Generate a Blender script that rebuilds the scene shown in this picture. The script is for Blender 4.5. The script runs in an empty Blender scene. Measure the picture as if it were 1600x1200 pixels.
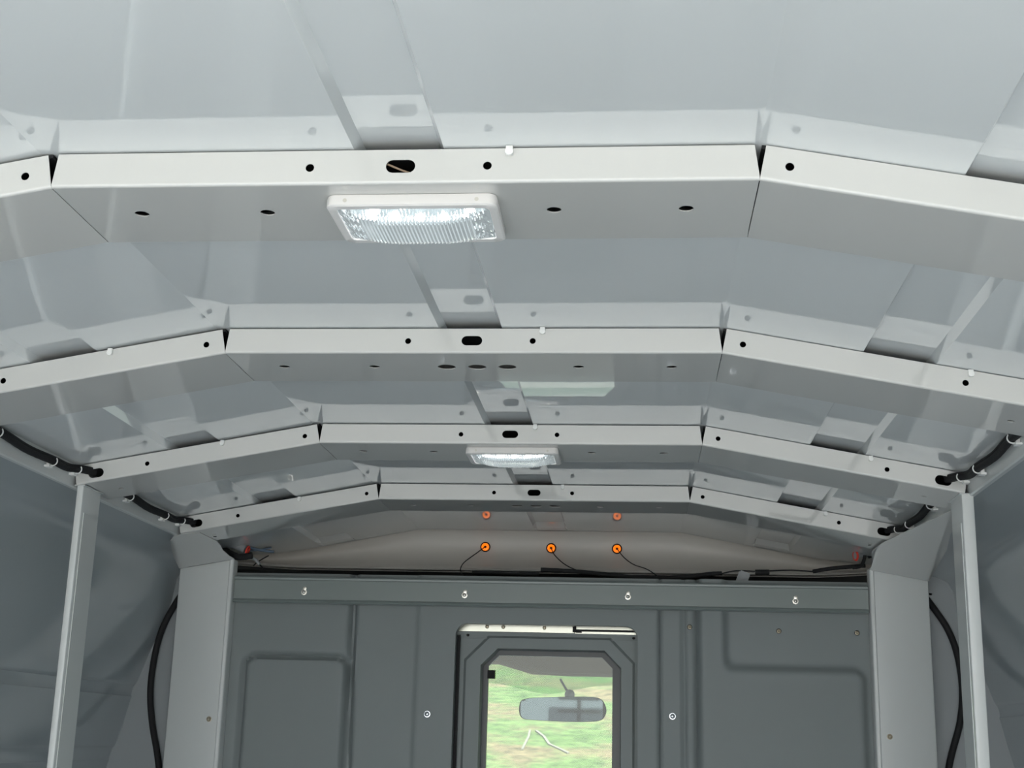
import bpy, bmesh, math, random
from math import sin, cos, pi, radians
from mathutils import Vector, Matrix, noise
from mathutils.geometry import delaunay_2d_cdt

random.seed(7)
S = bpy.context.scene
COL = S.collection

# ------------------------------------------------------------------ camera
F_PX, PITCH, YAW, ROLL = 2110.3, 0.25877, 0.09625, 0.02701
CAM = Vector((0.2417, 0.0, 0.0))
_f0 = Vector((-sin(YAW), cos(YAW), 0)); _r0 = Vector((cos(YAW), sin(YAW), 0)); _z = Vector((0, 0, 1))
FWD = _f0*cos(PITCH) + _z*sin(PITCH)
_u0 = _z*cos(PITCH) - _f0*sin(PITCH)
RGT = _r0*cos(ROLL) + _u0*sin(ROLL)
UPV = _u0*cos(ROLL) - _r0*sin(ROLL)
cd = bpy.data.cameras.new('camera'); cam = bpy.data.objects.new('camera', cd); COL.objects.link(cam)
cam.matrix_world = Matrix(((RGT.x, UPV.x, -FWD.x, CAM.x), (RGT.y, UPV.y, -FWD.y, CAM.y), (RGT.z, UPV.z, -FWD.z, CAM.z), (0, 0, 0, 1)))
cd.sensor_width = 36; cd.lens = 36*F_PX/1600; cd.clip_start = 0.02; cd.clip_end = 600
S.camera = cam

# ------------------------------------------------------------------ sky, sun, exposure
W = bpy.data.worlds.new('sky'); S.world = W; W.use_nodes = True
wn = W.node_tree.nodes; wl = W.node_tree.links; wn.clear()
wo = wn.new('ShaderNodeOutputWorld'); wb = wn.new('ShaderNodeBackground')
tc = wn.new('ShaderNodeTexCoord'); sx = wn.new('ShaderNodeSeparateXYZ'); cr = wn.new('ShaderNodeValToRGB')
wl.new(tc.outputs['Generated'], sx.inputs[0]); wl.new(sx.outputs['Z'], cr.inputs[0])
cr.color_ramp.elements[0].position = 0.0; cr.color_ramp.elements[0].color = (1.0, 1.0, 0.98, 1)
cr.color_ramp.elements[1].position = 0.7; cr.color_ramp.elements[1].color = (0.55, 0.68, 0.84, 1)
wl.new(cr.outputs[0], wb.inputs[0]); wl.new(wb.outputs[0], wo.inputs[0])
wb.inputs[1].default_value = 2.0
sd = bpy.data.lights.new('sun', 'SUN'); sd.energy = 9.5; sd.angle = radians(1.0); sd.color = (1, 0.96, 0.9)
sun = bpy.data.objects.new('sun', sd); COL.objects.link(sun)
sun.rotation_euler = Vector((0.35, -0.45, 1.0)).to_track_quat('Z', 'Y').to_euler()
# daylight portal in the open rear doorway
pd = bpy.data.lights.new('rear_doorway_daylight', 'AREA'); pd.shape = 'RECTANGLE'; pd.size = 2.4; pd.size_y = 1.84
pd.cycles.is_portal = True
po = bpy.data.objects.new('rear_doorway_daylight', pd); COL.objects.link(po)
po.location = (0, -0.33, -0.34); po.rotation_euler = (radians(90), 0, 0)
S.view_settings.view_transform = 'Standard'; S.view_settings.look = 'None'
S.view_settings.gamma = 1; S.view_settings.use_curve_mapping = False
S.view_settings.exposure = 0.72
S.cycles.max_bounces = 12; S.cycles.diffuse_bounces = 8; S.cycles.glossy_bounces = 6; S.cycles.transparent_max_bounces = 12
S.cycles.sample_clamp_indirect = 8.0

# ------------------------------------------------------------------ helpers
def at(px, py, ax, v):
    """point of the place seen at photo pixel (px, py) on the plane ax = v"""
    d = FWD*F_PX + RGT*(px-800) - UPV*(py-600)
    i = 'xyz'.index(ax)
    return CAM + d*((v-CAM[i])/d[i])

def mat(name, col, rough=0.5, metal=0.0, coat=0.0, coat_rough=0.04, coat_ior=1.5, bump=0.0, bscale=60.0, var=0.0, emis=None, estr=0.0, ior=1.5, wave=0.0):
    m = bpy.data.materials.new(name); m.use_nodes = True
    nt = m.node_tree; n = nt.nodes; l = nt.links; b = n['Principled BSDF']
    b.inputs['Base Color'].default_value = (*col, 1); b.inputs['Roughness'].default_value = rough
    b.inputs['Metallic'].default_value = metal; b.inputs['Coat Weight'].default_value = coat
    b.inputs['Coat Roughness'].default_value = coat_rough; b.inputs['Coat IOR'].default_value = coat_ior; b.inputs['IOR'].default_value = ior
    if emis: b.inputs['Emission Color'].default_value = (*emis, 1); b.inputs['Emission Strength'].default_value = estr
    t = n.new('ShaderNodeTexCoord')
    if var > 0:
        nz = n.new('ShaderNodeTexNoise'); nz.inputs['Scale'].default_value = 3.0; nz.inputs['Detail'].default_value = 4
        l.new(t.outputs['Object'], nz.inputs['Vector'])
        mx = n.new('ShaderNodeMix'); mx.data_type = 'RGBA'
        mx.inputs[6].default_value = (*[c*(1-var) for c in col], 1); mx.inputs[7].default_value = (*[min(1, c*(1+var)) for c in col], 1)
        l.new(nz.outputs['Fac'], mx.inputs[0]); l.new(mx.outputs[2], b.inputs['Base Color'])
    last = None
    if bump > 0:
        nb = n.new('ShaderNodeTexNoise'); nb.inputs['Scale'].default_value = bscale; nb.inputs['Detail'].default_value = 3
        l.new(t.outputs['Object'], nb.inputs['Vector'])
        bp = n.new('ShaderNodeBump'); bp.inputs['Strength'].default_value = bump; bp.inputs['Distance'].default_value = 0.001
        l.new(nb.outputs['Fac'], bp.inputs['Height']); l.new(bp.outputs[0], b.inputs['Normal']); last = bp
    if wave > 0:
        nb = n.new('ShaderNodeTexNoise'); nb.inputs['Scale'].default_value = 4.0; nb.inputs['Detail'].default_value = 1
        mp = n.new('ShaderNodeMapping'); mp.inputs['Scale'].default_value = (2.5, 0.7, 1)
        l.new(t.outputs['Object'], mp.inputs[0]); l.new(mp.outputs[0], nb.inputs['Vector'])
        bp = n.new('ShaderNodeBump'); bp.inputs['Strength'].default_value = 1.0; bp.inputs['Distance'].default_value = wave
        l.new(nb.outputs['Fac'], bp.inputs['Height'])
        if last: l.new(last.outputs[0], bp.inputs['Normal'])
        l.new(bp.outputs[0], b.inputs['Normal']); l.new(bp.outputs[0], b.inputs['Coat Normal'])
    return m

M = dict(
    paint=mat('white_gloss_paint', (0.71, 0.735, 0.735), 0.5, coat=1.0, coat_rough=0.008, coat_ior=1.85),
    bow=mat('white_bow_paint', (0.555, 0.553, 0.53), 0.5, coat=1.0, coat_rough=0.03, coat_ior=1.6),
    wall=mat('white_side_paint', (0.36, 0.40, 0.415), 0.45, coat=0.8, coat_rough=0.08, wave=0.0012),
    endp=mat('end_panel_paint', (0.26, 0.28, 0.29), 0.5, coat=0.3, coat_rough=0.2),
    post=mat('white_post_paint', (0.60, 0.62, 0.61), 0.45, coat=0.5, coat_rough=0.08),
    bulk=mat('grey_moulded_panel', (0.222, 0.246, 0.247), 0.55, bump=0.15, bscale=500, var=0.04),
    doorm=mat('grey_door_plastic', (0.21, 0.235, 0.235), 0.5, bump=0.1, bscale=400),
    beam=mat('grey_satin_metal', (0.20, 0.232, 0.225), 0.35, coat=0.3, coat_rough=0.2),
    cap=mat('unpainted_fibreglass', (0.50, 0.475, 0.44), 0.5, coat=0.15, coat_rough=0.25, bump=0.2, bscale=30, var=0.1),
    black=mat('black_loom', (0.008, 0.008, 0.009), 0.75, bump=0.6, bscale=250),
    rubber=mat('black_rubber', (0.006, 0.006, 0.007), 0.75),
    nylon=mat('white_nylon', (0.8, 0.8, 0.78), 0.4),
    orange=mat('orange_lamp_housing', (1.0, 0.22, 0.01), 0.35, emis=(1.0, 0.20, 0.0), estr=0.55),  # emission stands in for sunlight coming through the translucent housing
    red=mat('red_seal', (0.75, 0.05, 0.03), 0.4),
    greypl=mat('grey_connector_plastic', (0.30, 0.31, 0.32), 0.45),
    bluepl=mat('blue_grey_wire', (0.10, 0.14, 0.20), 0.4),
    zinc=mat('zinc_fastener', (0.62, 0.60, 0.55), 0.3, metal=1.0),
    steel=mat('polished_rivet', (0.6, 0.63, 0.66), 0.25, metal=1.0),
    tanwire=mat('tan_wire', (0.35, 0.25, 0.17), 0.5),
    brass=mat('dull_brass_screw', (0.35, 0.31, 0.24), 0.4, metal=1.0),
    track=mat('cream_roller_track', (0.78, 0.78, 0.68), 0.25, metal=0.6),
    floor=mat('blue_grey_floor', (0.28, 0.32, 0.36), 0.5, bump=0.3, bscale=40, var=0.08),
    lampw=mat('white_lamp_housing', (0.72, 0.70, 0.68), 0.35),
    reflector=mat('silvered_reflector', (0.85, 0.92, 0.93), 0.12, metal=0.9),
    led=mat('lit_led', (1, 1, 1), 0.4, emis=(1.0, 0.97, 1.0), estr=12.0),
    visor=mat('taupe_fabric', (0.27, 0.225, 0.165), 0.9, bump=0.3, bscale=200),
    cab=mat('cab_lining', (0.22, 0.22, 0.20), 0.85),
    sash=mat('dark_sash', (0.06, 0.065, 0.07), 0.35),
    body=mat('outer_body_paint', (0.7, 0.7, 0.7), 0.4),
    mirror=mat('tinted_mirror_glass', (0.19, 0.21, 0.24), 0.02, metal=1.0),
    bark=mat('weathered_pole', (0.08, 0.07, 0.06), 0.9),
    brownwall=mat('brown_barn_wall', (0.09, 0.075, 0.06), 0.9, var=0.2),
    tin=mat('dark_tin_roof', (0.07, 0.07, 0.075), 0.6),
)

def glass(name, col, gloss=0.08, tint=1.0):
    m = bpy.data.materials.new(name); m.use_nodes = True; nt = m.node_tree; n = nt.nodes; n.clear()
    o = n.new('ShaderNodeOutputMaterial'); mx = n.new('ShaderNodeMixShader'); t = n.new('ShaderNodeBsdfTransparent'); g = n.new('ShaderNodeBsdfGlossy')
    fr = n.new('ShaderNodeMath'); fr.operation = 'MULTIPLY_ADD'; fr.inputs[1].default_value = 0.9; fr.inputs[2].default_value = 0.04
    lw = n.new('ShaderNodeLayerWeight'); pw = n.new('ShaderNodeMath'); pw.operation = 'POWER'; pw.inputs[1].default_value = 5
    lw.inputs[0].default_value = 0.5; nt.links.new(lw.outputs['Facing'], pw.inputs[0]); nt.links.new(pw.outputs[0], fr.inputs[0])
    t.inputs[0].default_value = (*col, 1); g.inputs['Roughness'].default_value = 0.02
    nt.links.new(fr.outputs[0], mx.inputs[0]); nt.links.new(t.outputs[0], mx.inputs[1]); nt.links.new(g.outputs[0], mx.inputs[2])
    nt.links.new(mx.outputs[0], o.inputs[0])
    return m
M['pane'] = glass('clear_pane', (0.80, 0.84, 0.82))
M['band'] = glass('green_shade_band', (0.50, 0.66, 0.50))

def lens_mat():
    m = bpy.data.materials.new('clear_ribbed_lens'); m.use_nodes = True; b = m.node_tree.nodes['Principled BSDF']
    b.inputs['Base Color'].default_value = (0.93, 0.98, 1, 1); b.inputs['Transmission Weight'].default_value = 0.92
    b.inputs['Roughness'].default_value = 0.03; b.inputs['IOR'].default_value = 1.18
    b.inputs['Emission Color'].default_value = (0.85, 0.97, 1, 1); b.inputs['Emission Strength'].default_value = 0.13
    return m
M['lens'] = lens_mat()

def grass_mat():
    m = bpy.data.materials.new('meadow_grass'); m.use_nodes = True; nt = m.node_tree; n = nt.nodes; l = nt.links; b = n['Principled BSDF']
    b.inputs['Roughness'].default_value = 0.9
    t = n.new('ShaderNodeTexCoord')
    a = n.new('ShaderNodeTexNoise'); a.inputs['Scale'].default_value = 0.5; a.inputs['Detail'].default_value = 6; a.inputs['Roughness'].default_value = 0.65
    c = n.new('ShaderNodeTexNoise'); c.inputs['Scale'].default_value = 5.0; c.inputs['Detail'].default_value = 8; c.inputs['Roughness'].default_value = 0.75
    l.new(t.outputs['Object'], a.inputs['Vector']); l.new(t.outputs['Object'], c.inputs['Vector'])
    r = n.new('ShaderNodeValToRGB'); e = r.color_ramp.elements
    e[0].position = 0.36; e[0].color = (0.05, 0.10, 0.02, 1); e[1].position = 0.60; e[1].color = (0.15, 0.115, 0.065, 1)
    q = e.new(0.48); q.color = (0.09, 0.14, 0.045, 1)
    l.new(a.outputs['Fac'], r.inputs[0])
    r2 = n.new('ShaderNodeValToRGB'); r2.color_ramp.elements[0].color = (0.35, 0.4, 0.3, 1); r2.color_ramp.elements[1].color = (2.0, 1.9, 1.8, 1)
    r2.color_ramp.elements[0].position = 0.3; r2.color_ramp.elements[1].position = 0.7
    l.new(c.outputs['Fac'], r2.inputs[0])
    mx = n.new('ShaderNodeMix'); mx.data_type = 'RGBA'; mx.blend_type = 'MULTIPLY'; mx.inputs[0].default_value = 1.0
    l.new(r.outputs[0], mx.inputs[6]); l.new(r2.outputs[0], mx.inputs[7]); l.new(mx.outputs[2], b.inputs['Base Color'])
    return m
M['grass'] = grass_mat()
M['gravel'] = mat('pale_gravel', (0.50, 0.49, 0.46), 0.9, bump=0.6, bscale=30, var=0.15)
M['ribbon'] = mat('pale_ribbon_tone', (0.24, 0.22, 0.18), 0.95, var=0.1)

# geometry collectors
class MB:
    def __init__(s): s.v = []; s.f = []
    def quad(s, a, b, c, d):
        i = len(s.v); s.v += [Vector(p) for p in (a, b, c, d)]; s.f.append((i, i+1, i+2, i+3)); return s
    def box(s, x0, x1, y0, y1, z0, z1, mx=None):
        i = len(s.v)
        P = [Vector((x, y, z)) for z in (z0, z1) for y in (y0, y1) for x in (x0, x1)]
        if mx: P = [mx @ p for p in P]
        s.v += P
        for q in ((0, 2, 3, 1), (4, 5, 7, 6), (0, 1, 5, 4), (2, 6, 7, 3), (0, 4, 6, 2), (1, 3, 7, 5)): s.f.append(tuple(i+k for k in q))
        return s
    def grid(s, fn, nu, nv, flip=False):
        i = len(s.v)
        for b in range(nv+1):
            for a in range(nu+1): s.v.append(Vector(fn(a/nu, b/nv)))
        for b in range(nv):
            for a in range(nu):
                q = (i+b*(nu+1)+a, i+b*(nu+1)+a+1, i+(b+1)*(nu+1)+a+1, i+(b+1)*(nu+1)+a)
                s.f.append(q[::-1] if flip else q)
        return s
    def rings(s, R, closed=True, cap0=True, cap1=True):
        i = len(s.v); n = len(R[0])
        for r in R: s.v += [Vector(p) for p in r]
        for k in range(len(R)-1):
            for a in range(n if closed else n-1):
                b = (a+1) % n
                s.f.append((i+k*n+a, i+k*n+b, i+(k+1)*n+b, i+(k+1)*n+a))
        if cap0: s.f.append(tuple(i+a for a in range(n))[::-1])
        if cap1: s.f.append(tuple(i+(len(R)-1)*n+a for a in range(n)))
        return s
    def cyl(s, c, axis, r, h, n=20, r2=None):
        c = Vector(c); A = Vector(axis).normalized(); B = A.orthogonal().normalized(); C = A.cross(B)
        r2 = r if r2 is None else r2
        s.rings([[c + (B*cos(2*pi*k/n)+C*sin(2*pi*k/n))*rr + A*hh for k in range(n)] for rr, hh in ((r, 0), (r2, h))])
        return s
    def lathe(s, c, axis, prof, n=24):
        c = Vector(c); A = Vector(axis).normalized(); B = A.orthogonal().normalized(); C = A.cross(B)
        s.rings([[c + (B*cos(2*pi*k/n)+C*sin(2*pi*k/n))*rr + A*hh for k in range(n)] for rr, hh in prof], cap0=prof[0][0] > 1e-5, cap1=prof[-1][0] > 1e-5)
        return s
    def tube(s, pts, r, n=10, sub=5, corr=0.0):
        P = [Vector(p) for p in pts]; Q = []
        for k in range(len(P)-1):
            p0 = P[max(k-1, 0)]; p1 = P[k]; p2 = P[k+1]; p3 = P[min(k+2, len(P)-1)]
            for j in range(sub):
                t = j/sub
                Q.append(0.5*((2*p1)+(p2-p0)*t+(2*p0-5*p1+4*p2-p3)*t*t+(3*p1-p0-3*p2+p3)*t**3))
        Q.append(P[-1]); R = []; B = None
        for k, q in enumerate(Q):
            T = (Q[min(k+1, len(Q)-1)]-Q[max(k-1, 0)]).normalized()
            B = (B - T*B.dot(T)).normalized() if B else T.orthogonal().normalized()
            C = T.cross(B); rr = r*(1+corr*(k % 2))
            R.append([q+(B*cos(2*pi*a/n)+C*sin(2*pi*a/n))*rr for a in range(n)])
        return s.rings(R)
    def torus(s, c, axis, R, r, n=24, m=8):
        c = Vector(c); A = Vector(axis).normalized(); B = A.orthogonal().normalized(); C = A.cross(B); i = len(s.v)
        for a in range(n):
            D = B*cos(2*pi*a/n)+C*sin(2*pi*a/n)
            for b in range(m): s.v.append(c + D*(R+r*cos(2*pi*b/m)) + A*r*sin(2*pi*b/m))
        for a in range(n):
            for b in range(m):
                s.f.append((i+a*m+b, i+((a+1) % n)*m+b, i+((a+1) % n)*m+(b+1) % m, i+a*m+(b+1) % m))
        return s
    def plate(s, outline, holes, o, U, V, N, t):
        """flat plate with holes: outline and holes in (u, v); front in the plane through o, thickness t towards -N"""
        o, U, V, N = map(Vector, (o, U, V, N))
        loops = [[Vector((u, v)) for u, v in lp] for lp in [outline]+list(holes)]
        flat = [p for lp in loops for p in lp]; n = len(flat); i = len(s.v); E = []; k = 0
        for lp in loops:
            E += [(k+a, k+(a+1) % len(lp)) for a in range(len(lp))]; k += len(lp)
        vo, _, fo, og, _, _ = delaunay_2d_cdt(flat, E, [], 1, 1e-9)
        back = [q[0] for q in og]
        def inside(lp, p):
            c = False
            for a in range(len(lp)):
                A, B = lp[a], lp[a-1]
                if (A.y > p.y) != (B.y > p.y) and p.x < (B.x-A.x)*(p.y-A.y)/(B.y-A.y)+A.x: c = not c
            return c
        tris = []
        for f in fo:
            q = [back[k_] for k_ in f]; g = (flat[q[0]]+flat[q[1]]+flat[q[2]])/3
            if inside(loops[0], g) and not any(inside(h, g) for h in loops[1:]): tris.append(q)
        for dd in (0, -t): s.v += [o+U*p.x+V*p.y+N*dd for p in flat]
        for tr in tris:
            a, b, c = tr
            cr_ = (flat[b]-flat[a]).cross(flat[c]-flat[a])
            if abs(cr_) < 1e-14: continue
            if cr_ < 0: a, b, c = a, c, b
            s.f.append((i+a, i+b, i+c)); s.f.append((i+n+c, i+n+b, i+n+a))
        k = 0
        for lp in loops:
            m = len(lp)
            for a in range(m):
                b = (a+1) % m; s.f.append((i+k+a, i+k+b, i+n+k+b, i+n+k+a))
            k += m
        return s
    def build(s, name, m, parent=None, smooth=None):
        me = bpy.data.meshes.new(name); me.from_pydata([tuple(v) for v in s.v], [], s.f)
        bm = bmesh.new(); bm.from_mesh(me); bmesh.ops.remove_doubles(bm, verts=bm.verts, dist=2e-6)
        bmesh.ops.recalc_face_normals(bm, faces=bm.faces)
        if smooth is not None:
            for f in bm.faces: f.smooth = True
            for e in bm.edges:
                if len(e.link_faces) == 2 and e.calc_face_angle(0) > radians(smooth): e.smooth = False
        bm.to_mesh(me); bm.free()
        me.materials.append(m if not isinstance(m, str) else M[m])
        o = bpy.data.objects.new(name, me); COL.objects.link(o)
        if parent:
            o.parent = parent; o.matrix_parent_inverse = Matrix.Translation(-parent.location)
        return o

def thing(name, label, cat, loc=(0, 0, 0), group=None):
    o = bpy.data.objects.new(name, None); COL.objects.link(o); o.location = loc; o.empty_display_size = 0.05
    o['label'] = label; o['category'] = cat
    if group: o['group'] = group
    return o
def tag(o, label, cat, group=None):
    o['label'] = label; o['category'] = cat
    if group: o['group'] = group
    return o
def struct(o, label=None):
    o['kind'] = 'structure'
    if label: o['label'] = label
    return o
def circ(u, v, r, n=20): return [(u+r*cos(2*pi*k/n), v+r*sin(2*pi*k/n)) for k in range(n)]
def slot(u, v, w, h, n=8):
    r = h/2; a = w/2-r
    return [(u+a+r*cos(t), v+r*sin(t)) for t in [-pi/2+pi*k/n for k in range(n+1)]] + [(u-a+r*cos(t), v+r*sin(t)) for t in [pi/2+pi*k/n for k in range(n+1)]]
def ellipse(u, v, a, b, n=16): return [(u+a*cos(2*pi*k/n), v+b*sin(2*pi*k/n)) for k in range(n)]

# ------------------------------------------------------------------ dimensions of the body
YB = [1.2426, 1.8526, 2.4626, 3.0726]          # the four roof bows
WC, WE, SL = 0.360, 0.828, 0.183               # half width of the flat middle, of the whole bow, slope of the sides
ZT, FH, BD = 0.5752, 0.0368, 0.157             # bow top, face height, depth of the channel
REAR = -0.30
def zroof(x): return 0.5770 - (max(0.0, x-WC)*SL if x > 0 else max(0.0, -x-0.376)*0.1892)

# ------------------------------------------------------------------ setting
# ceiling with three pressed ribs
def rib(x):
    d = 0
    for a, b in ((-0.655, -0.556), (-0.046, 0.046), (0.556, 0.655)):
        t = min(x-a, b-x)/0.007
        d = max(d, min(1, max(0, t)))
    return 0.011*d
xs = [-1.25, -1.1, -1.0, -0.9, -0.8, -0.72]
for a, b in ((-0.655, -0.556), (-0.046, 0.046), (0.556, 0.655)): xs += [a-0.004, a, a+0.007, (a+b)/2, b-0.007, b, b+0.004]
xs += [-0.45, -0.378, -0.376, -0.374, -0.25, -0.15, 0.15, 0.25, 0.356, 0.360, 0.364, 0.45, 0.72, 0.8, 0.9, 1.0, 1.1, 1.25]
xs = sorted(set(xs))
ny = 84
def cz(x, y):
    return zroof(x)+rib(x)*min(1, max(0, (3.755-y)/0.05))
m = MB(); i0 = 0
for k in range(ny+1):
    y = REAR + (3.79-REAR)*k/ny
    for x in xs: m.v.append(Vector((x, y, cz(x, y))))
for k in range(ny):
    for a in range(len(xs)-1):
        q = k*len(xs)+a; m.f.append((q, q+1, q+1+len(xs), q+len(xs)))
ceil_o = struct(m.build('ceiling', 'paint'), 'glossy white painted roof panel with three pressed ribs')
m = MB().box(-1.3, 1.3, REAR, 3.95, 0.60, 0.615).build('roof_skin', 'body'); struct(m, 'outer skin of the roof')

# floor and curved side walls
struct(MB().box(-1.3, 1.3, REAR, 3.6, -1.27, -1.25).build('floor', 'floor'), 'blue grey cargo floor')
PROF = [(0.845, 0.452), (0.89, 0.452), (0.94, 0.449), (0.975, 0.442), (0.998, 0.428), (1.009, 0.405), (1.014, 0.375), (1.018, 0.345), (1.031, 0.305), (1.046, 0.262), (1.072, 0.192), (1.094, 0.128),
        (1.0985, 0.121), (1.1015, 0.119), (1.1055, 0.105), (1.1065, 0.094), (1.1045, 0.090), (1.1055, 0.087), (1.121, 0.021), (1.136, -0.035), (1.140, -0.040), (1.1445, -0.044), (1.150, -0.070), (1.149, -0.075), (1.152, -0.08), (1.163, -0.14), (1.185, -0.35), (1.20, -0.7), (1.20, -1.25)]
def wall(side, name, off, label):
    def P(x): return side*(x+off*min(1, (x-0.845)/0.16))
    m = MB(); n = 40
    for k in range(n+1):
        y = REAR+(3.6-REAR)*k/n
        for x, z in PROF:
            w = 0.004*noise.noise(Vector((y*0.9, z*2.2, side*5)))*min(1, (x-0.845)/0.1)
            m.v.append(Vector((P(x)+w, y, z)))
    for k in range(n):
        for a in range(len(PROF)-1):
            q = k*len(PROF)+a; m.f.append((q, q+1, q+1+len(PROF), q+len(PROF)))
    struct(m.build(name, 'wall', smooth=40), label)
    struct(MB().box(*sorted((side*1.29, side*1.3)), REAR, 3.7, -1.25, 0.6).build('trim_%d' % (2 if side > 0 else 1), 'body'), 'outer skin of the body side')
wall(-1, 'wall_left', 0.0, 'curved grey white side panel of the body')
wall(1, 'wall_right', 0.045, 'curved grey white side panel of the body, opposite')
# end panels behind the pillars
for s, nm in ((-1, 'trim_3'), (1, 'trim_4')):
    struct(MB().box(*sorted((s*0.90, s*1.3)), 3.6, 3.62, -1.25, 0.6).build(nm, 'endp'), 'flat end panel beyond the side wall')

# moulded bulkhead with a door opening
OPX0, OPX1, OPZ, OPR = -0.232, 0.242, 0.297, 0.032
def sd_rr(x, z, x0, x1, z0, z1, r):
    cx, cz_ = (x0+x1)/2, (z0+z1)/2; qx = abs(x-cx)-(x1-x0)/2+r; qz = abs(z-cz_)-(z1-z0)/2+r
    return math.hypot(max(qx, 0), max(qz, 0))+min(max(qx, qz), 0)-r
def ss(t): t = max(0, min(1, t)); return t*t*(3-2*t)
def groove(d, w): return 1-ss(abs(d)/w)
def relief(x, z):
    y = 0.0
    d = sd_rr(x, z, -0.792, -0.515, -1.0, 0.203, 0.03); y += 0.015*groove(d, 0.012)-0.004*ss(-d/0.008)
    xg = -0.503-0.006*ss((z+0.1)/0.4); y += 0.024*groove(x-xg, 0.014)
    y -= 0.006*ss((x+0.337)/0.008)*ss((0.30-x)/0.006)
    y += 0.008*groove(x-0.299, 0.0065)
    y += 0.012*groove(x-0.361, 0.0065)+0.010*groove(x-0.392, 0.0075)
    # stepped field on the door's far side: union of the lower block and the tall strip
    d1 = sd_rr(x, z, 0.40, 0.812, -1.2, 0.197, 0.03); d2 = sd_rr(x, z, 0.40, 0.466, -1.2, 0.60, 0.02)
    h = 0.03; k_ = max(h-abs(d1-d2), 0)/h; dd = min(d1, d2)-k_*k_*h*0.25
    if x > 0.41: y -= 0.018*ss((0.011-dd)/0.022)
    elif x > 0.395: y -= 0.018*ss((x-0.395)/0.012)
    return y
xs_ = [-0.86+0.0058*k for k in range(297)]
zs_ = [0.42-0.0065*k for k in range(92)] + [-0.20-0.03*k for k in range(1, 7)] + [-0.5, -0.75, -1.0, -1.25]
bm = bmesh.new(); G = []
for z in zs_:
    row = []
    for x in xs_:
        d = sd_rr(x, z, OPX0, OPX1, -1.6, OPZ, OPR); X, Z = x, z
        if abs(d) < 0.0045:
            e = 1e-4; gx = sd_rr(x+e, z, OPX0, OPX1, -1.6, OPZ, OPR)-d; gz = sd_rr(x, z+e, OPX0, OPX1, -1.6, OPZ, OPR)-d
            gl = math.hypot(gx, gz) or 1; X -= d*gx/gl; Z -= d*gz/gl
        row.append((bm.verts.new((X, 3.560+relief(X, Z), Z)), d))
    G.append(row)
for b in range(len(zs_)-1):
    for a in range(len(xs_)-1):
        q = [G[b][a], G[b][a+1], G[b+1][a+1], G[b+1][a]]
        if sum(t[1] for t in q)/4 < 0: continue
        bm.faces.new([t[0] for t in q])
edge = [e for e in bm.edges if len(e.link_faces) == 1 and all(sd_rr(v.co.x, v.co.z, OPX0, OPX1, -1.6, OPZ, OPR) < 0.004 for v in e.verts)]
r_ = bmesh.ops.extrude_edge_only(bm, edges=edge)
for v in [g for g in r_['geom'] if isinstance(g, bmesh.types.BMVert)]: v.co.y = 3.583
loose = [v for v in bm.verts if not v.link_faces]; bmesh.ops.delete(bm, geom=loose, context='VERTS')
bmesh.ops.recalc_face_normals(bm, faces=bm.faces)
for f in bm.faces: f.smooth = True
for e in bm.edges:
    if len(e.link_faces) == 2 and e.calc_face_angle(0) > radians(55): e.smooth = False
me = bpy.data.meshes.new('wall_front'); bm.to_mesh(me); bm.free(); me.materials.append(M['bulk'])
bulkhead = bpy.data.objects.new('wall_front', me); COL.objects.link(bulkhead)
struct(bulkhead, 'grey moulded bulkhead with pressed panels around the door opening')
# rivets and screws of the bulkhead
def screw(name, x, z, y, r, mm, parent, cross=True):
    b = MB().lathe((x, y, z), (0, -1, 0), [(r*1.35, 0), (r*1.35, 0.0008), (r, 0.001), (r*0.9, 0.0028), (r*0.5, 0.0042), (0.0, 0.0046)], 18)
    if cross:
        b.box(x-r*0.55, x+r*0.55, y-0.0056, y-0.003, z-r*0.14, z+r*0.14); b.box(x-r*0.14, x+r*0.14, y-0.0056, y-0.003, z-r*0.55, z+r*0.55)
    return b.build(name, mm, parent, smooth=50)
for x, z in ((-0.298, 0.063), (0.331, 0.073)): screw('rivet', x, z, 3.558+relief(x, z), 0.0062, 'steel', bulkhead, False)
for x, z in ((0.376, 0.298), (0.603, 0.292), (0.800, 0.291)): screw('screw', x, z, 3.559+relief(x, z), 0.0038, 'brass', bulkhead); MB().torus((x, 3.5595+relief(x, z), z), (0, 1, 0), 0.0056, 0.0012).build('screw_recess', 'rubber', bulkhead, smooth=60)

# ------------------------------------------------------------------ roof bows
def channel(x0, x1, za, zb, Y, ends, fh, fb):
    """one folded channel piece: drilled front face, rounded lower edge, drilled underside and back. za, zb heights of the top edge at x0, x1"""
    L = math.hypot(x1-x0, zb-za); U = Vector((x1-x0, 0, zb-za))/L; V = Vector((-U.z, 0, U.x))
    o = Vector((x0, Y, za-FH))+V*FH; R = 0.0035; t = 0.0012; b = MB()
    e0, e1 = ends
    b.plate([(e0, -FH+R), (L-e1, -FH+R), (L-e1, 0), (e0, 0)] if ends == (0, 0) else [(0, -FH+R), (L, -FH+R), (L-e1, 0), (e0, 0)], fh(L), o, U, V, (0, -1, 0), t)
    # lower edge
    def arc(u, v):
        a = v*pi/2
        return o+U*(L*u)+V*(-FH+R-R*sin(a))+Vector((0, R-R*cos(a), 0))
    b.grid(arc, 1, 6)
    ob = o+V*(-FH)+Vector((0, R, 0))
    b.plate([(0.0005, 0), (0.0005, BD-R), (L-0.0005, BD-R), (L-0.0005, 0)], fb(L), ob, U, (0, 1, 0), -V, t)
    b.quad(o+V*(-FH)+Vector((0, BD, 0)), o+V*(-FH)+U*L+Vector((0, BD, 0)), o+U*L+Vector((0, BD, 0)), o+Vector((0, BD, 0)))
    return b
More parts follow.
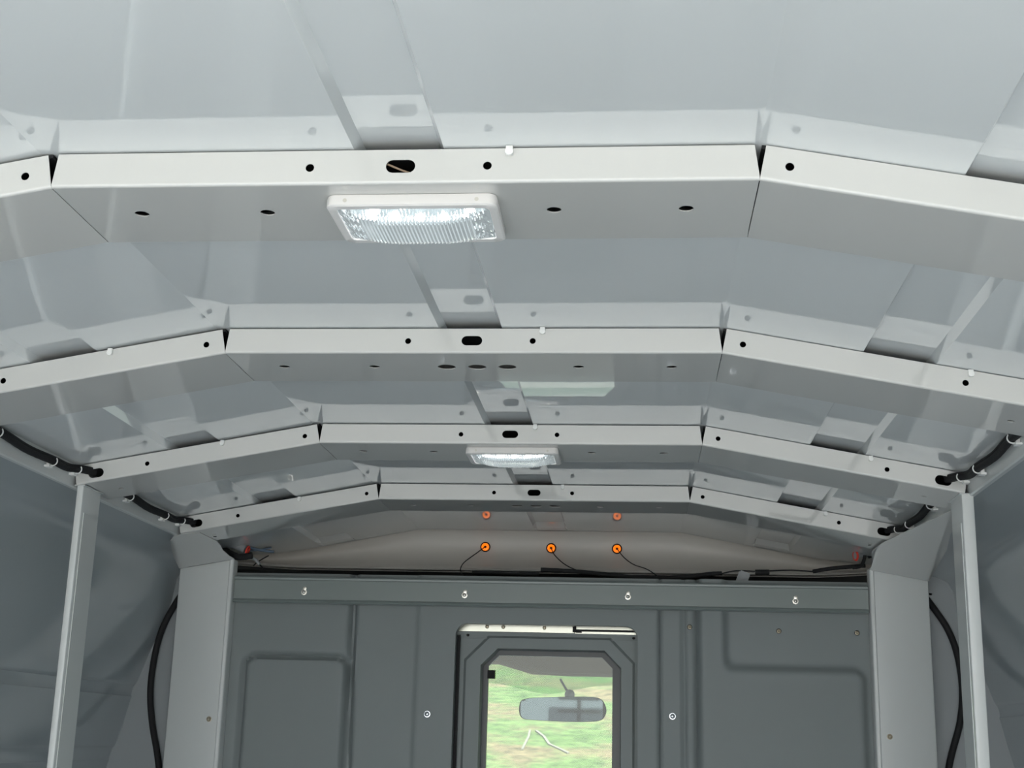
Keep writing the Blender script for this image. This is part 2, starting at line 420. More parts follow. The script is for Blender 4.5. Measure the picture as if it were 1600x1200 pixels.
ends_txt = ['nearest and widest looking white roof bow, carrying the nearer lit lamp',
            'second white roof bow from the viewer, with three round holes underneath and no lamp',
            'third white roof bow, meeting the slim posts and carrying the farther lit lamp',
            'farthest white roof bow, just in front of the orange marker lights']
zE = ZT-(WE-WC)*SL
BOWS = []
for i, Y in enumerate(YB):
    t = thing('roof_bow', ends_txt[i], 'roof bow', (0, Y, ZT-FH), 'white folded roof bows under the ceiling')
    fh = lambda L: [circ(L/2-0.090, -0.0185, 0.0044), circ(L/2+0.091, -0.0185, 0.0044), slot(L/2+0.003, -0.0180, 0.0300, 0.0142)]
    hx = [-0.290, -0.152, 0.154, 0.291]
    fb = lambda L: [ellipse(L/2+x, 0.070, 0.0078, 0.0078) for x in hx] + ([circ(L/2+x, 0.071, 0.0135) for x in (-0.043, 0.003, 0.048)] if i in (1, 3) else [])
    # in the centre piece the outline is trimmed a little at the top so a dark wedge opens at each joint
    channel(-WC, WC, ZT, ZT, Y, (0.0042, 0.0042), fh, fb).build('centre_channel', 'bow', t)
    for s in (-1, 1):
        if s < 0:
            f2 = lambda L: [circ(L-0.0265, -0.0188, 0.0044), circ(L-0.335, -0.0188, 0.0044)] + [slot(0.040, -0.0200, 0.030, 0.0175)]
            b = channel(-WE, -WC, zE, ZT, Y, (0.0, 0.0005), f2, lambda L: [circ(0.055, 0.085, 0.005)])
        else:
            f2 = lambda L: [circ(0.0265, -0.0188, 0.0044), circ(0.335, -0.0188, 0.0044)] + [slot(L-0.040, -0.0200, 0.030, 0.0175)]
            b = channel(WC, WE, ZT, zE, Y, (0.0005, 0.0), f2, lambda L: [circ(L-0.055, 0.085, 0.005)])
        b.build('side_channel', 'bow', t)
    g = MB()
    for xa, xb in ((-WE, -WC-0.003), (-WC+0.004, WC-0.004), (WC+0.003, WE)):
        g.rings([[(x, Y+0.0022, zroof(x)-0.0045), (x, Y+BD-0.003, zroof(x)-0.0045), (x, Y+BD-0.003, zroof(x)-0.0008), (x, Y+0.0022, zroof(x)-0.0008)] for x in (xa, xb)])
    g.build('shade_strip', 'rubber', t)  # black strips added so the roof gap and channel inside read as deep shade
    if i == 0: MB().tube([(-0.012, Y+0.008, 0.563), (0.003, Y+0.010, 0.557), (0.018, Y+0.008, 0.5505)], 0.0011, 6, 3).build('tan_wire', 'tanwire', t)
    clips = {0: [0.113], 1: [0.105, -0.533, 0.70], 2: [0.050, -0.548, 0.664], 3: [0.069, -0.548, 0.664]}[i]
    for x in clips:
        zc = ZT-max(0, abs(x)-WC)*SL
        c = MB().box(x-0.0035, x+0.0035, Y-0.0045, Y-0.0002, zc-0.008, zc+0.001); c.cyl((x, Y-0.003, zc-0.0055), (0, -1, 0), 0.0042, 0.003, 10)
        c.build('tie_clip', 'nylon', t, smooth=50)
    BOWS.append(t)

# ------------------------------------------------------------------ LED lamps
def lamp(cx, y0, label):
    z = ZT-FH-0.0004; hw, dy = 0.0885, 0.108
    t = thing('ceiling_lamp', label, 'lamp', (cx, y0+dy/2, z), 'lit rectangular lamps under the roof bows')
    def rr(hx, hy, r, zz, n=6):
        o = []
        for k, (sx_, sy_) in enumerate(((1, 1), (-1, 1), (-1, -1), (1, -1))):
            for j in range(n+1):
                a = pi/2*k+pi/2*j/n; o.append((cx+sx_*(hx-r)+r*cos(a), y0+dy/2+sy_*(hy-r)+r*sin(a), z+zz))
        return o
    H = dy/2
    MB().rings([rr(hw-0.001, H-0.001, 0.009, 0), rr(hw, H, 0.010, -0.003), rr(hw, H, 0.010, -0.011), rr(hw-0.002, H-0.002, 0.009, -0.0125), rr(hw-0.009, H-0.010, 0.006, -0.0125), rr(hw-0.010, H-0.011, 0.006, -0.006)], cap0=False, cap1=False).build('bezel', 'lampw', t, smooth=35)
    # faceted reflector tray
    x0, x1, ya, yb = cx-hw+0.010, cx+hw-0.010, y0+0.011, y0+dy-0.011
    nx = 36; b = MB()
    b.grid(lambda u, v: (x0+(x1-x0)*u, ya+(yb-ya)*v, z-0.0075+0.0035*(abs(((u*5) % 1)-0.5)*2)), nx, 6)
    b.build('reflector', 'reflector', t)
    for k in range(5):
        xl = cx+(-0.054+0.027*k)*0.98
        lb = MB().lathe((xl, (ya+yb)/2+0.004, z-0.0078), (0, 0, -1), [(0.0058, 0), (0.0058, 0.0025), (0.0042, 0.0045), (0, 0.0052)], 14)
        lb.build('led', 'led', t, smooth=50)
    # ribbed lens, bulging in the middle
    def lens(u, v):
        x = x0+(x1-x0)*u; e = (1-abs(2*v-1)**6)*(1-abs(2*u-1)**10)
        mid = ss((0.5-abs(u-0.5))/0.33)
        ribz = 0.0009*(1 if int(u*80) % 2 else -1) if 0.12 < u < 0.88 else 0.0012*sin(u*200)*sin(v*40)
        return (x, ya+(yb-ya)*v, z-0.0115-e*(0.0045+0.0075*mid)-ribz*e)
    MB().grid(lens, 160, 16).build('lens', 'lens', t)
    for sx_ in (-1, 1):
        MB().cyl((cx+sx_*0.068, y0+0.0005, z-0.0065), (0, -1, 0), 0.0022, 0.0008, 10).build('screw', 'zinc', t)
    return t
lamp(0.010, 1.268, 'nearer lit white rectangular lamp, under the nearest roof bow')
lamp(0.004, 2.4885, 'farther and smaller looking lit lamp, under the third roof bow')

# ------------------------------------------------------------------ top rails along both sides
def rail(s, label):
    t = thing('top_rail', label, 'rail', (s*0.84, 1.5, 0.45), 'white top rails along the body sides')
    for k, (ya, yb) in enumerate(((REAR, YB[0]), (YB[0]+BD, YB[1]), (YB[1]+BD, YB[2]), (YB[2]+BD, YB[3]))):
        pass
    P = [(0.8295, 0.4905), (0.8300, 0.484), (0.8345, 0.470), (0.8370, 0.4560), (0.8375, 0.4520), (0.8400, 0.4497), (0.8475, 0.4497), (0.8490, 0.4530), (0.8490, 0.487)]
    R = [[(s*x, y, z) for x, z in P] for y in [REAR+(3.23-REAR)*k/20 for k in range(21)]]
    MB().rings(R).build('rail_channel', 'post', t, smooth=35)
    return t
rails = [rail(-1, 'long white top rail on the side with the wider view of the side wall, beside the hanging black hose'),
         rail(1, 'long white top rail on the opposite side, above the post seen edge on')]
rails[0]['label'] = 'long white top rail at the left ends of the roof bows'
rails[1]['label'] = 'long white top rail at the right ends of the roof bows'

# gusset plates between the last bow and the pillars
def zg(x): return (ZT-FH)-(abs(x)-WC)*SL
def gusset(s, pts, label):
    t = thing('gusset_plate', label, 'plate', (s*0.9, 3.3, 0.44), 'flat gusset plates under the roof corners')
    b = MB(); n = len(pts); lo = [Vector((s*x, y, zg(x)-(0.0015 if s < 0 else 0.0052))) for x, y in pts]; hi = [p+Vector((0, 0, 0.0013)) for p in lo]
    b.rings([lo, hi]); b.build('sheet', 'bow', t)
    x = 0.80; screw_z = zg(x)-0.0016
    MB().cyl((s*0.775, 3.17, zg(0.775)-0.002), (0, 0, -1), 0.004, 0.001, 10).build('screw', 'rubber', t)
    return t
gusset(-1, [(0.79, 3.10), (0.8285, 3.08), (0.850, 3.09), (0.870, 3.128), (0.905, 3.24), (0.940, 3.368), (0.978, 3.52), (0.829, 3.52), (0.8265, 3.47), (0.815, 3.37), (0.80, 3.30), (0.79, 3.232)], 'grey white gusset plate in the left roof corner above the pillar')
gusset(1, [(0.79, 3.10), (0.836, 2.60), (0.862, 2.62), (0.884, 2.84), (0.917, 3.03), (0.978, 3.52), (0.829, 3.52), (0.8265, 3.47), (0.815, 3.37), (0.80, 3.30), (0.79, 3.232)], 'grey white gusset plate in the right roof corner above the pillar')

# slim posts at the third bow
def post(s, label):
    y = 2.470; x0, x1 = (0.8165, 0.8295) if s < 0 else (0.8265, 0.8450)
    if s > 0: x0 -= 0.003
    t = thing('body_post', label, 'post', (s*0.823, y, -1.25), 'slim white posts at the third roof bow')
    top = zg(0.823)-0.001
    b = MB(); r = 0.002
    pr = [(x0, y+r), (x0+0.0006, y+0.0006), (x0+r, y), (x1-r, y), (x1-0.0006, y+0.0006), (x1, y+r), (x1, y+0.085), (x0, y+0.085)]
    b.rings([[(s*a, c, -1.25) for a, c in pr], [(s*a, c, top) for a, c in pr]]).build('column', 'post', t, smooth=60)
    MB().box(*sorted((s*(x0-0.004), s*(x1+0.004))), y-0.003, y+0.09, top, top+0.0015).build('cap_plate', 'post', t)
    MB().box(*sorted((s*(x0-0.0012), s*x0)), y+0.012, y+0.080, -1.25, top-0.05).build('cover_strip', 'post', t)
    return t
post(-1, 'slim white upright post under the left end of the third roof bow')
post(1, 'slim white upright post under the right end of the third roof bow')

# wide pillars beside the bulkhead
def pillar(s, label):
    t = thing('bulkhead_pillar', label, 'pillar', (s*0.9, 3.53, -1.25), 'wide grey white pillars beside the bulkhead')
    xi, xo = 0.8300, 0.977
    b = MB(); y = 3.520
    pr = [(xi, 3.558), (xi, y+0.004), (xi+0.0012, y+0.0012), (xi+0.004, y), (xi+0.010, y), (xi+0.0125, y+0.004), (xi+0.016, y+0.004), (xo-0.003, y+0.004), (xo, y+0.007), (xo, 3.598), (xo-0.02, 3.598), (xo-0.02, 3.558)]
    b.rings([[(s*a, c, -1.25) for a, c in pr], [(s*a, c, zg(a)-0.0018) for a, c in pr]]).build('panel', 'post', t, smooth=50)
    screw('screw', s*0.864, 0.036, y+0.0036, 0.0052, 'brass', t)
    return t
pillar(-1, 'wide flat grey white pillar on the left of the grey bulkhead')
pillar(1, 'wide flat grey white pillar on the right of the grey bulkhead')

# header beam over the bulkhead
t = thing('header_beam', 'dark grey folded header beam across the top of the bulkhead', 'beam', (0, 3.53, 0.34))
P = [(3.545, 0.4085), (3.532, 0.4085), (3.5285, 0.4045), (3.5295, 0.400), (3.5325, 0.3985), (3.5325, 0.349), (3.529, 0.345), (3.528, 0.3415), (3.531, 0.3385), (3.548, 0.3385), (3.548, 0.4085)]
MB().rings([[(x, y, z) for y, z in P] for x in (-0.8275, 0.8275)]).build('folded_sheet', 'beam', t, smooth=20)
for x, z in ((-0.637, 0.370), (-0.209, 0.369), (0.217, 0.372), (0.644, 0.368)):
    b = MB().lathe((x, 3.5325, z-0.002), (0, -1, 0), [(0.008, 0), (0.008, 0.0012), (0.0048, 0.0014), (0.0048, 0.005), (0.0025, 0.007), (0, 0.0072)], 8)
    b.lathe((x+0.001, 3.5325, z+0.0075), (0, -1, 0), [(0.0055, 0), (0.005, 0.002), (0, 0.0032)], 12)
    b.build('bolt', 'zinc', t, smooth=40)

# ------------------------------------------------------------------ front cap behind the last bow
def capf(u, v):
    x = -0.95+1.9*u; zt = zroof(x)-0.0005; zb = 0.4655
    zb = min(zb, zt-0.004); z = zt+(zb-zt)*v
    y = 3.778+0.028*sin(pi*min(1, v*1.05))**0.7*(1 if v < 0.97 else 1)-0.012*v + 0.0025*noise.noise(Vector((x*4, v*2, 1)))
    y += 0.03*ss((abs(x)-0.55)/0.4)*0-0.10*ss((abs(x)-0.70)/0.25)
    return (x, y, z)
cap_o = thing('front_cap', 'warm grey curved fibreglass roof cap carrying the orange marker lights', 'roof cap', (0, 3.79, 0.46))
b = MB().grid(capf, 120, 22); b.build('shell', 'cap', cap_o, smooth=60)
def ledge(u, v):
    x, y, z = capf(u, 1.0)
    return [(x, y, z), (x, y-0.006, z-0.002), (x, y-0.006, z-0.005), (x, y+0.02, z-0.006), (x, y+0.02, z-0.008)][int(round(v*4))]
MB().grid(ledge, 120, 4).build('lower_flange', 'cap', cap_o, smooth=20)
# void below the cap, its shade imitated by black closing panels
struct(MB().box(-1.0, 1.0, 3.86, 3.88, 0.30, 0.61).build('trim_5', 'rubber'), 'closing panel behind the header beam, blackened to imitate the shaded void')
struct(MB().box(-1.0, 1.0, 3.60, 3.87, 0.395, 0.400).build('trim_6', 'rubber'), 'ledge behind the header beam, blackened to imitate the shaded void')

# orange marker lights with their wires
def marker(px, py, wire, label):
    c = at(px, py, 'y', 3.788); c.y = 3.795
    t = thing('marker_light', label, 'light', c, 'orange marker lights in the front cap')
    ax = Vector((0, -1, -0.08))
    MB().torus(c, ax, 0.0122, 0.0022).build('grommet', 'rubber', t, smooth=60)
    MB().lathe(c+Vector((0, 0.001, 0)), ax, [(0.0110, 0), (0.0108, 0.005), (0.0095, 0.0075), (0.0065, 0.008), (0.0050, 0.0055), (0.0040, 0.0030)], 24).build('housing', 'orange', t, smooth=50)
    MB().cyl(c, ax, 0.0036, 0.0045, 12).build('plug', 'rubber', t)
    pts = [c+ax*0.006]+[at(x, y, 'y', Y) for x, y, Y in wire]
    MB().tube(pts, 0.0014, 6, 6).build('wire', 'rubber', t, smooth=60)
    return t
marker(758, 854, [(745, 864, 3.76), (724, 880, 3.73), (720, 893, 3.70), (732, 902, 3.66), (770, 905, 3.64)], 'orange marker light whose wire loops furthest to the left')
marker(861, 856, [(868, 869, 3.76), (886, 884, 3.73), (910, 893, 3.70), (945, 897, 3.66)], 'middle one of the three orange marker lights')
marker(964, 857, [(975, 871, 3.76), (990, 882, 3.73), (1012, 890, 3.70), (1032, 904, 3.66)], 'orange marker light whose wire runs furthest to the right')

# wiring looms along the header beam
t = thing('header_wiring_loom', 'black taped wiring loom lying along the top of the header beam', 'wiring', at(950, 900, 'y', 3.62))
def A(*p): return [at(x, y, 'y', 3.62) for x, y in p]
MB().tube(A((738, 894), (790, 895), (842, 897)), 0.0048, 10, 6, 0.06).build('taped_section', 'black', t, smooth=60)
MB().tube(A((845, 890), (900, 893), (950, 898), (1005, 903), (1060, 902), (1110, 897), (1128, 896)), 0.0058, 10, 6, 0.06).build('taped_section', 'black', t, smooth=60)
MB().tube(A((1128, 896), (1150, 892), (1180, 893)), 0.0018, 8, 6).build('wire', 'rubber', t, smooth=60)
MB().tube(A((1180, 894), (1202, 894)), 0.0070, 10, 4).build('tape_wrap', 'black', t, smooth=60)
MB().tube(A((1202, 892), (1235, 891), (1270, 893)), 0.0018, 8, 6).build('wire', 'rubber', t, smooth=60)
MB().tube(A((1270, 893), (1300, 888), (1335, 885), (1352, 884)), 0.0052, 10, 6, 0.05).build('taped_section', 'black', t, smooth=60)
MB().tube(A((700, 907), (790, 902), (850, 901), (930, 905), (1010, 901)), 0.0025, 8, 6).build('wire', 'rubber', t, smooth=60)
MB().tube(A((372, 893), (430, 896), (520, 900), (620, 904), (760, 907), (900, 908)), 0.0072, 10, 6).build('conduit', 'rubber', t, smooth=60)
c = at(1162, 902, 'y', 3.60)
mx = Matrix.Translation(c) @ Matrix.Rotation(radians(22), 4, 'Y')
MB().box(-0.013, 0.013, -0.006, 0.006, -0.016, 0.014, mx).box(-0.016, -0.010, -0.008, -0.004, -0.018, 0.010, mx).box(0.006, 0.016, -0.008, -0.004, -0.018, -0.004, mx).build('connector_block', 'greypl', t)

# corner connectors
t = thing('corner_connector_bundle', 'bundle of dark connectors with red seals in the left roof corner', 'connector', at(380, 860, 'y', 3.60))
def B(y, *p): return [at(a, b_, 'y', y) for a, b_ in p]
MB().tube(B(3.55, (343, 846), (352, 860), (372, 870), (394, 868)), 0.009, 10, 6, 0.06).build('loom_end', 'black', t, smooth=60)
MB().tube(B(3.56, (354, 850), (369, 853), (383, 859)), 0.0105, 12, 4).build('connector_body', 'greypl', t, smooth=60)
c = at(387, 860, 'y', 3.56); MB().torus(c, (1, 0, -0.3), 0.0105, 0.0028).build('seal_ring', 'red', t, smooth=60)
c = at(361, 847, 'y', 3.56); MB().torus(c, (1, 0, -0.2), 0.0075, 0.0022).build('seal_ring', 'red', t, smooth=60)
MB().tube(B(3.60, (388, 855), (408, 860), (428, 862)), 0.0036, 8, 5).build('wire', 'bluepl', t, smooth=60)
MB().tube(B(3.60, (388, 860), (402, 860), (424, 856)), 0.0022, 8, 5).build('wire', 'bluepl', t, smooth=60)
MB().tube(B(3.62, (390, 866), (400, 876), (411, 888)), 0.0022, 8, 5).build('wire', 'rubber', t, smooth=60)
MB().tube(B(3.63, (396, 884), (404, 877), (420, 868)), 0.0018, 8, 5).build('wire', 'rubber', t, smooth=60)
MB().tube(B(3.60, (384, 868), (398, 874), (406, 882)), 0.0045, 8, 5).build('wire_sleeve', 'greypl', t, smooth=60)
t = thing('corner_connector_plug', 'round dark plug with a red seal in the right roof corner', 'connector', at(1348, 868, 'y', 3.58))
c = at(1337, 868, 'y', 3.55)
MB().torus(c, (1, 0.3, 0.1), 0.0115, 0.0030).build('seal_ring', 'red', t, smooth=60)
MB().lathe(c, (1, 0.3, 0.1), [(0.0095, -0.002), (0.0095, 0.008), (0.0075, 0.010), (0.0075, 0.017), (0.003, 0.018), (0, 0.018)], 18).build('plug_body', 'greypl', t, smooth=50)
c2 = at(1352, 862, 'y', 3.58); MB().torus(c2, (1, 0.2, -0.6), 0.0058, 0.0018).build('seal_ring', 'red', t, smooth=60)
MB().tube(B(3.57, (1352, 866), (1349, 878), (1344, 885), (1332, 887)), 0.0045, 10, 6, 0.05).build('loom_elbow', 'black', t, smooth=60)
MB().tube(B(3.57, (1356, 870), (1364, 866), (1368, 858), (1362, 852)), 0.0055, 10, 6).build('loom_end', 'black', t, smooth=60)

# looms on the top rails, tied with white cable ties and entering the slots of the bows
def side_loom(s, y0, y1, label, r=0.0062):
    x = s*0.8215; t = thing('tied_wiring_loom', label, 'wiring', (x, (y0+y1)/2, 0.47), 'black looms cable tied along the top rails')
    ze = 0.4795
    pts = [(s*0.8255, y0, 0.474), (s*0.823, y0+(y1-y0)*0.25, 0.4775), (s*0.8255, y0+(y1-y0)*0.5, 0.4725), (s*0.8215, y0+(y1-y0)*0.72, 0.4730), (s*0.8245, y1-0.06, 0.4745), (s*0.814, y1-0.022, 0.4785), (s*0.800, y1+0.012, ze)]
    MB().tube(pts, r, 12, 8, 0.05).build('loom', 'black', t, smooth=60)
    MB().tube([Vector(p)+Vector((-s*0.004, 0, 0.006)) for p in pts], 0.0028, 8, 8).build('thin_wire', 'rubber', t, smooth=60)
    for f, zz in ((1, 0), (3, 0), (4, 0)):
        p = Vector(pts[f]) if f != 4 else Vector(pts[5])+Vector((s*0.003, -0.008, -0.001))
        b = MB().torus(p, (0.2*s, 1, 0), r+0.0022, 0.0012, 18, 6)
        b.box(*sorted((p.x+s*0.002, p.x+s*0.012)), p.y-0.008, p.y+0.008, p.z-0.012, p.z-0.008)
        b.box(*sorted((p.x+s*0.004, p.x+s*0.010)), p.y-0.003, p.y+0.003, p.z-0.010, p.z-0.002)
        b.build('cable_tie', 'nylon', t, smooth=50)
    return t
for s, w in ((-1, 'left'), (1, 'right')):
    side_loom(s, YB[1]+BD-0.01, YB[2], 'thick black loom tied along the %s top rail, entering the third roof bow' % w)
    side_loom(s, YB[2]+BD-0.01, YB[3], 'black loom tied along the %s top rail, entering the farthest roof bow' % w)

# hanging hoses outside the pillars
for s, P, lab in ((-1, [(-0.965, 0.40), (-1.005, 0.335), (-1.035, 0.266), (-1.049, 0.189), (-1.051, 0.105), (-1.038, 0.022), (-1.009, -0.091), (-0.99, -0.25)], 'black hose bowing out beside the left wide pillar'),
                  (1, [(0.965, 0.41), (1.001, 0.36), (1.034, 0.305), (1.054, 0.241), (1.061, 0.161), (1.051, 0.078), (1.017, -0.035), (0.99, -0.2)], 'black hose bowing out beside the right wide pillar')):
    o = MB().tube([(x, 3.59, z) for x, z in P], 0.0085, 12, 8).build('rubber_hose', 'rubber', smooth=60)
    tag(o, lab, 'hose', 'black hoses beside the pillars')

# ------------------------------------------------------------------ door in the bulkhead
def octo(x0, x1, z0, z1, c, y, c2=None): 
    c2 = c2 or c
    return [(x0+c, y, z1), (x1-c2, y, z1), (x1, y, z1-c2), (x1, y, z0), (x0, y, z0), (x0, y, z1-c)]
door = MB()
R = [octo(-0.262, 0.272, -1.24, 0.274, 0.001, 3.604), octo(-0.262, 0.272, -1.24, 0.274, 0.001, 3.600), octo(-0.213, 0.235, -1.18, 0.269, 0.062, 3.600),
     octo(-0.206, 0.229, -1.17, 0.263, 0.060, 3.592), octo(-0.168, 0.200, -1.0, 0.236, 0.044, 3.592), octo(-0.166, 0.198, -1.0, 0.234, 0.043, 3.640)]
door.rings(R, cap0=False, cap1=False)
door_o = struct(door.build('door_1', 'doorm', smooth=15), 'grey sliding door with a chamfer cornered window')
bo = MB().box(-0.26, 0.27, 3.598, 3.603, 0.272, 0.2785).box(-0.255, 0.265, 3.597, 3.601, 0.2615, 0.2635)
bo.build('top_lip', 'doorm', door_o)
sash = MB()
sash.rings([octo(-0.172, 0.204, -1.05, 0.240, 0.044, 3.640), octo(-0.152, 0.1765, -0.98, 0.221, 0.028, 3.640), octo(-0.152, 0.1765, -0.98, 0.221, 0.028, 3.655)], cap0=False, cap1=False)
sash.build('window_sash', 'sash', door_o)
MB().box(-0.154, -0.134, 3.636, 3.644, 0.160, 0.182).build('window_latch', 'rubber', door_o)
MB().box(-0.160, 0.185, 3.646, 3.649, -1.0, 0.23).build('window_pane', 'pane', door_o)
for x, z in ((-0.205, 0.262), (0.232, 0.262)): screw('screw', x, z+0.008, 3.600, 0.003, 'rubber', door_o)
MB().box(-0.2315, -0.2235, 3.584, 3.594, -1.24, 0.268).build('edge_gasket', 'rubber', door_o)
t = thing('roller_track', 'cream metal roller track visible above the door top', 'track', (0, 3.62, 0.28), None)
MB().box(-0.26, 0.076, 3.606, 3.609, 0.2835, 0.305).build('track_plate', 'track', t)
MB().box(0.080, 0.26, 3.606, 3.609, 0.2905, 0.305).build('track_plate', 'track', t)
MB().box(-0.26, 0.076, 3.602, 3.606, 0.280, 0.2835).build('track_lip', 'track', t)
MB().box(0.078, 0.26, 3.602, 3.606, 0.2785, 0.2845).build('track_lip', 'track', t)
MB().box(-0.26, 0.26, 3.609, 3.612, 0.27, 0.315).build('backing_strip', 'rubber', t)
for x in (-0.155, -0.112, -0.003): MB().lathe((x, 3.606, 0.2925), (0, -1, 0), [(0.005, 0), (0.005, 0.002), (0.0025, 0.003), (0, 0.003)], 12).build('track_screw', 'brass', t)
MB().box(0.072, 0.081, 3.598, 3.606, 0.282, 0.297).box(0.081, 0.096, 3.598, 3.604, 0.281, 0.288).build('stop_clip', 'rubber', t)

# ------------------------------------------------------------------ cab beyond the door
cabs = MB()
cabs.box(-1.0, 1.0, 3.70, 4.70, 0.335, 0.35)
cabs.box(-1.0, -0.98, 3.70, 4.80, -1.2, -0.15).box(0.98, 1.0, 3.70, 4.80, -1.2, -0.15)
cabs.box(-1.0, 1.0, 3.70, 5.6, -1.25, -1.2)
cabs.box(-1.0, 1.0, 4.55, 5.42, -1.2, -0.165)
for s in (-1, 1): cabs.box(*sorted((s*0.93, s*1.0)), 3.70, 3.80, -0.2, 0.34); cabs.box(*sorted((s*0.93, s*1.0)), 4.60, 4.72, -0.2, 0.34)
struct(cabs.build('trim_7', 'cab'), 'dim cab interior lining and dashboard')
t = thing('overhead_header', 'taupe headliner edge hanging above the windscreen', 'headliner', (0.02, 4.65, 0.21))
def vis(x0, x1, zb, y):
    R = []
    for k, x in enumerate([x0+(x1-x0)*j/16 for j in range(17)]):
        u = j = k/16; e = 0.012*(1-min(1, min(u, 1-u)/0.12))**2
        z = zb(x)+e
        R.append([(x, y-0.02, 0.34), (x, y-0.02, z+0.012), (x, y-0.012, z+0.003), (x, y, z), (x, y+0.012, z+0.004), (x, y+0.02, 0.34)])
    return MB().rings(R)
vis(-0.9, 0.9, lambda x: 0.252 if x < -0.20 else (0.252-0.034*ss((x+0.20)/0.11) if x < 0.6 else 0.23), 4.66).build('padding', 'visor', t, smooth=60)
vis(-0.115, 0.36, lambda x: 0.222, 4.55).build('sun_visor', 'visor', t, smooth=60)
ws = thing('windscreen', 'clear windscreen with a green shade band in front of the meadow', 'windscreen', (0, 5.0, 0))
MB().grid(lambda u, v: (-0.98+1.96*u, 4.80+0.62*(1-v)-0.10*(2*u-1)**2, -0.16+0.48*v), 24, 10).build('glass_pane', 'pane', ws, smooth=60)
def bandf(u, v):
    x = -0.98+1.96*u; zlo = 0.205-0.035*math.exp(-((x+0.08)/0.13)**2)
    z = zlo+(0.32-zlo)*v; vv = (z+0.16)/0.48
    return (x, 4.796+0.62*(1-vv)-0.10*(2*u-1)**2, z)
MB().grid(bandf, 60, 3).build('shade_band', 'band', ws, smooth=60)
t = thing('engine_hood', 'white hood of the vehicle below the windscreen', 'hood', (0, 6.0, -0.3))
MB().grid(lambda u, v: (-0.9+1.8*u, 5.46+1.2*v, -0.20-0.10*v-0.05*(2*u-1)**2), 20, 10).build('panel', 'body', t, smooth=60)
# rear view mirror
ym = 4.60
t = thing('rear_view_mirror', 'rounded rear view mirror hanging in the windscreen', 'mirror', (0, ym, 0.11))
pts = [at(x, y, 'y', ym) for x, y in ((815, 1091), (860, 1089), (925, 1088), (941, 1092), (947, 1104), (948, 1114), (942, 1125), (928, 1128), (885, 1128), (830, 1125), (815, 1123), (811, 1114), (811, 1103))]
n = len(pts); c0 = sum(pts, Vector())/n
def rnd(P, k):
    out = []
    for a in range(len(P)):
        for f in (0.25, 0.75): out.append(P[a].lerp(P[(a+1) % len(P)], f))
    return rnd(out, k-1) if k else out
pts = rnd(pts, 1)
out = [[c0+(p-c0)*k+Vector((0, d, 0)) for p in pts] for k, d in ((0.975, -0.001), (1.0, 0), (1.0, 0.012), (0.9, 0.022))]
MY = Matrix.Translation(c0) @ Matrix.Rotation(0.0375, 4, 'Z') @ Matrix.Translation(-c0)
MB().rings([[MY @ p for p in r] for r in out], cap0=False).build('housing', 'rubber', t, smooth=40)
MB().rings([[MY @ (c0+(p-c0)*0.976+Vector((0, -0.0012, 0))) for p in pts], [MY @ (c0+(p-c0)*0.976+Vector((0, 0.002, 0))) for p in pts]]).build('mirror_glass', 'mirror', t)
MB().lathe(at(890, 1085, 'y', ym+0.01), (0, -1, 0.2), [(0.0, -0.012), (0.014, -0.006), (0.017, 0.0), (0.012, 0.006), (0, 0.008)], 16).build('ball_joint', 'greypl', t, smooth=60)
MB().tube([at(891, 1086, 'y', ym+0.01), at(884, 1076, 'y', ym+0.06), at(876, 1062, 'y', ym+0.12)], 0.004, 8, 5).build('arm', 'rubber', t, smooth=60)

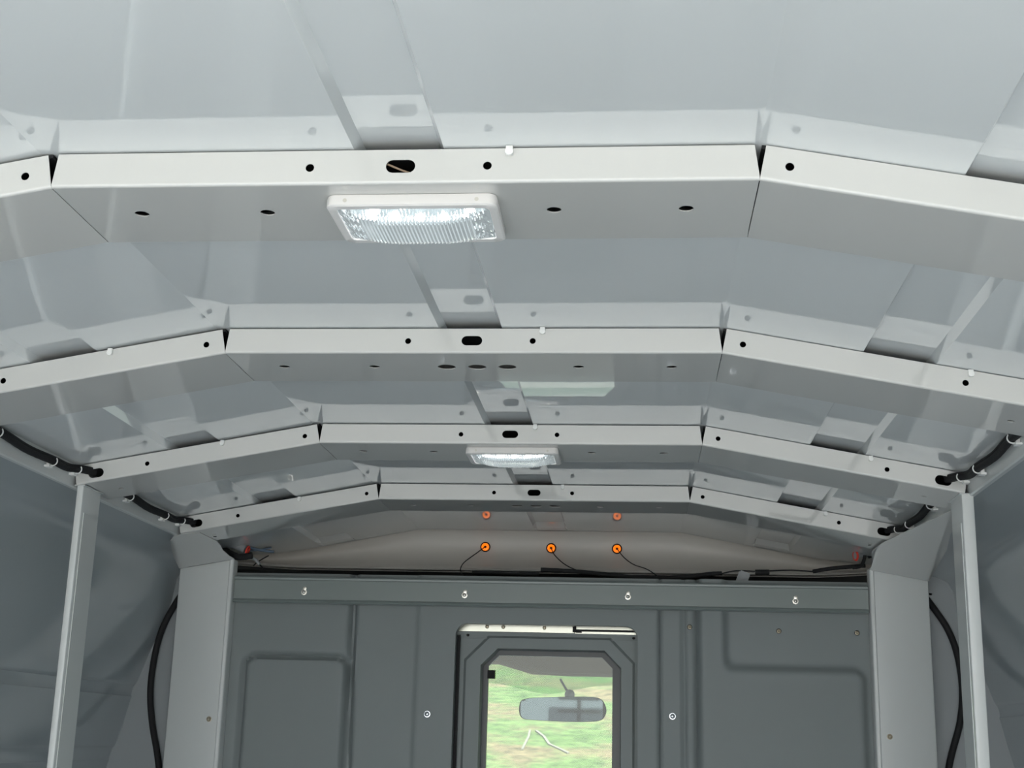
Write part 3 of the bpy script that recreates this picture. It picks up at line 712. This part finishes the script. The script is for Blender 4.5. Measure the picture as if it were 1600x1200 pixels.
# ------------------------------------------------------------------ outdoors
GZ = -1.75
struct(MB().grid(lambda u, v: (-80+160*u, -90+96*v, GZ), 8, 8).build('ground', 'gravel'), 'pale gravel yard behind the vehicle')
def hz(x, y): return GZ+max(0, y-12)*0.22+0.35*noise.noise(Vector((x*0.08, y*0.08, 2)))*min(1, max(0, y-8)/10)
struct(MB().grid(lambda u, v: (-60+120*u, 6+90*v, hz(-60+120*u, 6+90*v)), 90, 90).build('meadow_slope', 'grass', smooth=60), 'sunny green and brown grass slope')
def track(pts, w, label):  # narrow pale ribbon laid over the meadow slope
    L = []
    P = [at(x, y, 'y', 10) for x, y in pts]; out = []
    for (x, y) in pts:
        # where the sight line meets the slope
        lo, hi = 6.0, 95.0
        for _ in range(40):
            mid = (lo+hi)/2; p = at(x, y, 'y', mid)
            if p.z > hz(p.x, p.y): lo = mid
            else: hi = mid
        out.append(at(x, y, 'y', hi))
    b = MB(); rows = []
    for k, p in enumerate(out):
        T = (out[min(k+1, len(out)-1)]-out[max(k-1, 0)]); T.z = 0; T.normalize(); N = Vector((-T.y, T.x, 0))
        row = []
        for f in (-1, 1):
            q = p+N*w*f*0.5; row.append(Vector((q.x, q.y, hz(q.x, q.y)+0.02)))
        rows.append([row[0], row[1], row[1]-Vector((0, 0, 0.05)), row[0]-Vector((0, 0, 0.05))])
    b.rings(rows); tag(b.build('meadow_ribbon', 'ribbon'), label, 'track', 'pale ribbons on the meadow')
track([(828, 1142), (826, 1152), (820, 1164), (816, 1172)], 0.03, 'short pale ribbon on the grass slope, left branch')
track([(838, 1143), (850, 1152), (858, 1164), (876, 1172), (888, 1178)], 0.035, 'longer pale ribbon on the grass slope, right branch')
# yard behind the vehicle, seen in the mirror
t = thing('barn', 'low brown barn with a dark roof across the yard', 'building', (4, -41, GZ))
MB().box(0.8, 22, -46, -40, GZ, 0.55).build('barn_wall', 'brownwall', t)
MB().rings([[(0.5, -39.7, 0.52), (0.5, -46.3, 0.52), (0.5, -43, 1.3)], [(22.4, -39.7, 0.52), (22.4, -46.3, 0.52), (22.4, -43, 1.3)]]).build('barn_roof', 'tin', t)
t = thing('utility_pole', 'dark utility pole with crossarms beside the barn', 'pole', (1.0, -24, GZ))
MB().cyl((1.0, -24, GZ), (0, 0, 1), 0.05, 7.5, 10, 0.04).build('pole', 'bark', t)
for z in (1.0, 0.7): MB().box(0.5, 1.5, -24.05, -23.95, z, z+0.08).build('crossarm', 'bark', t)
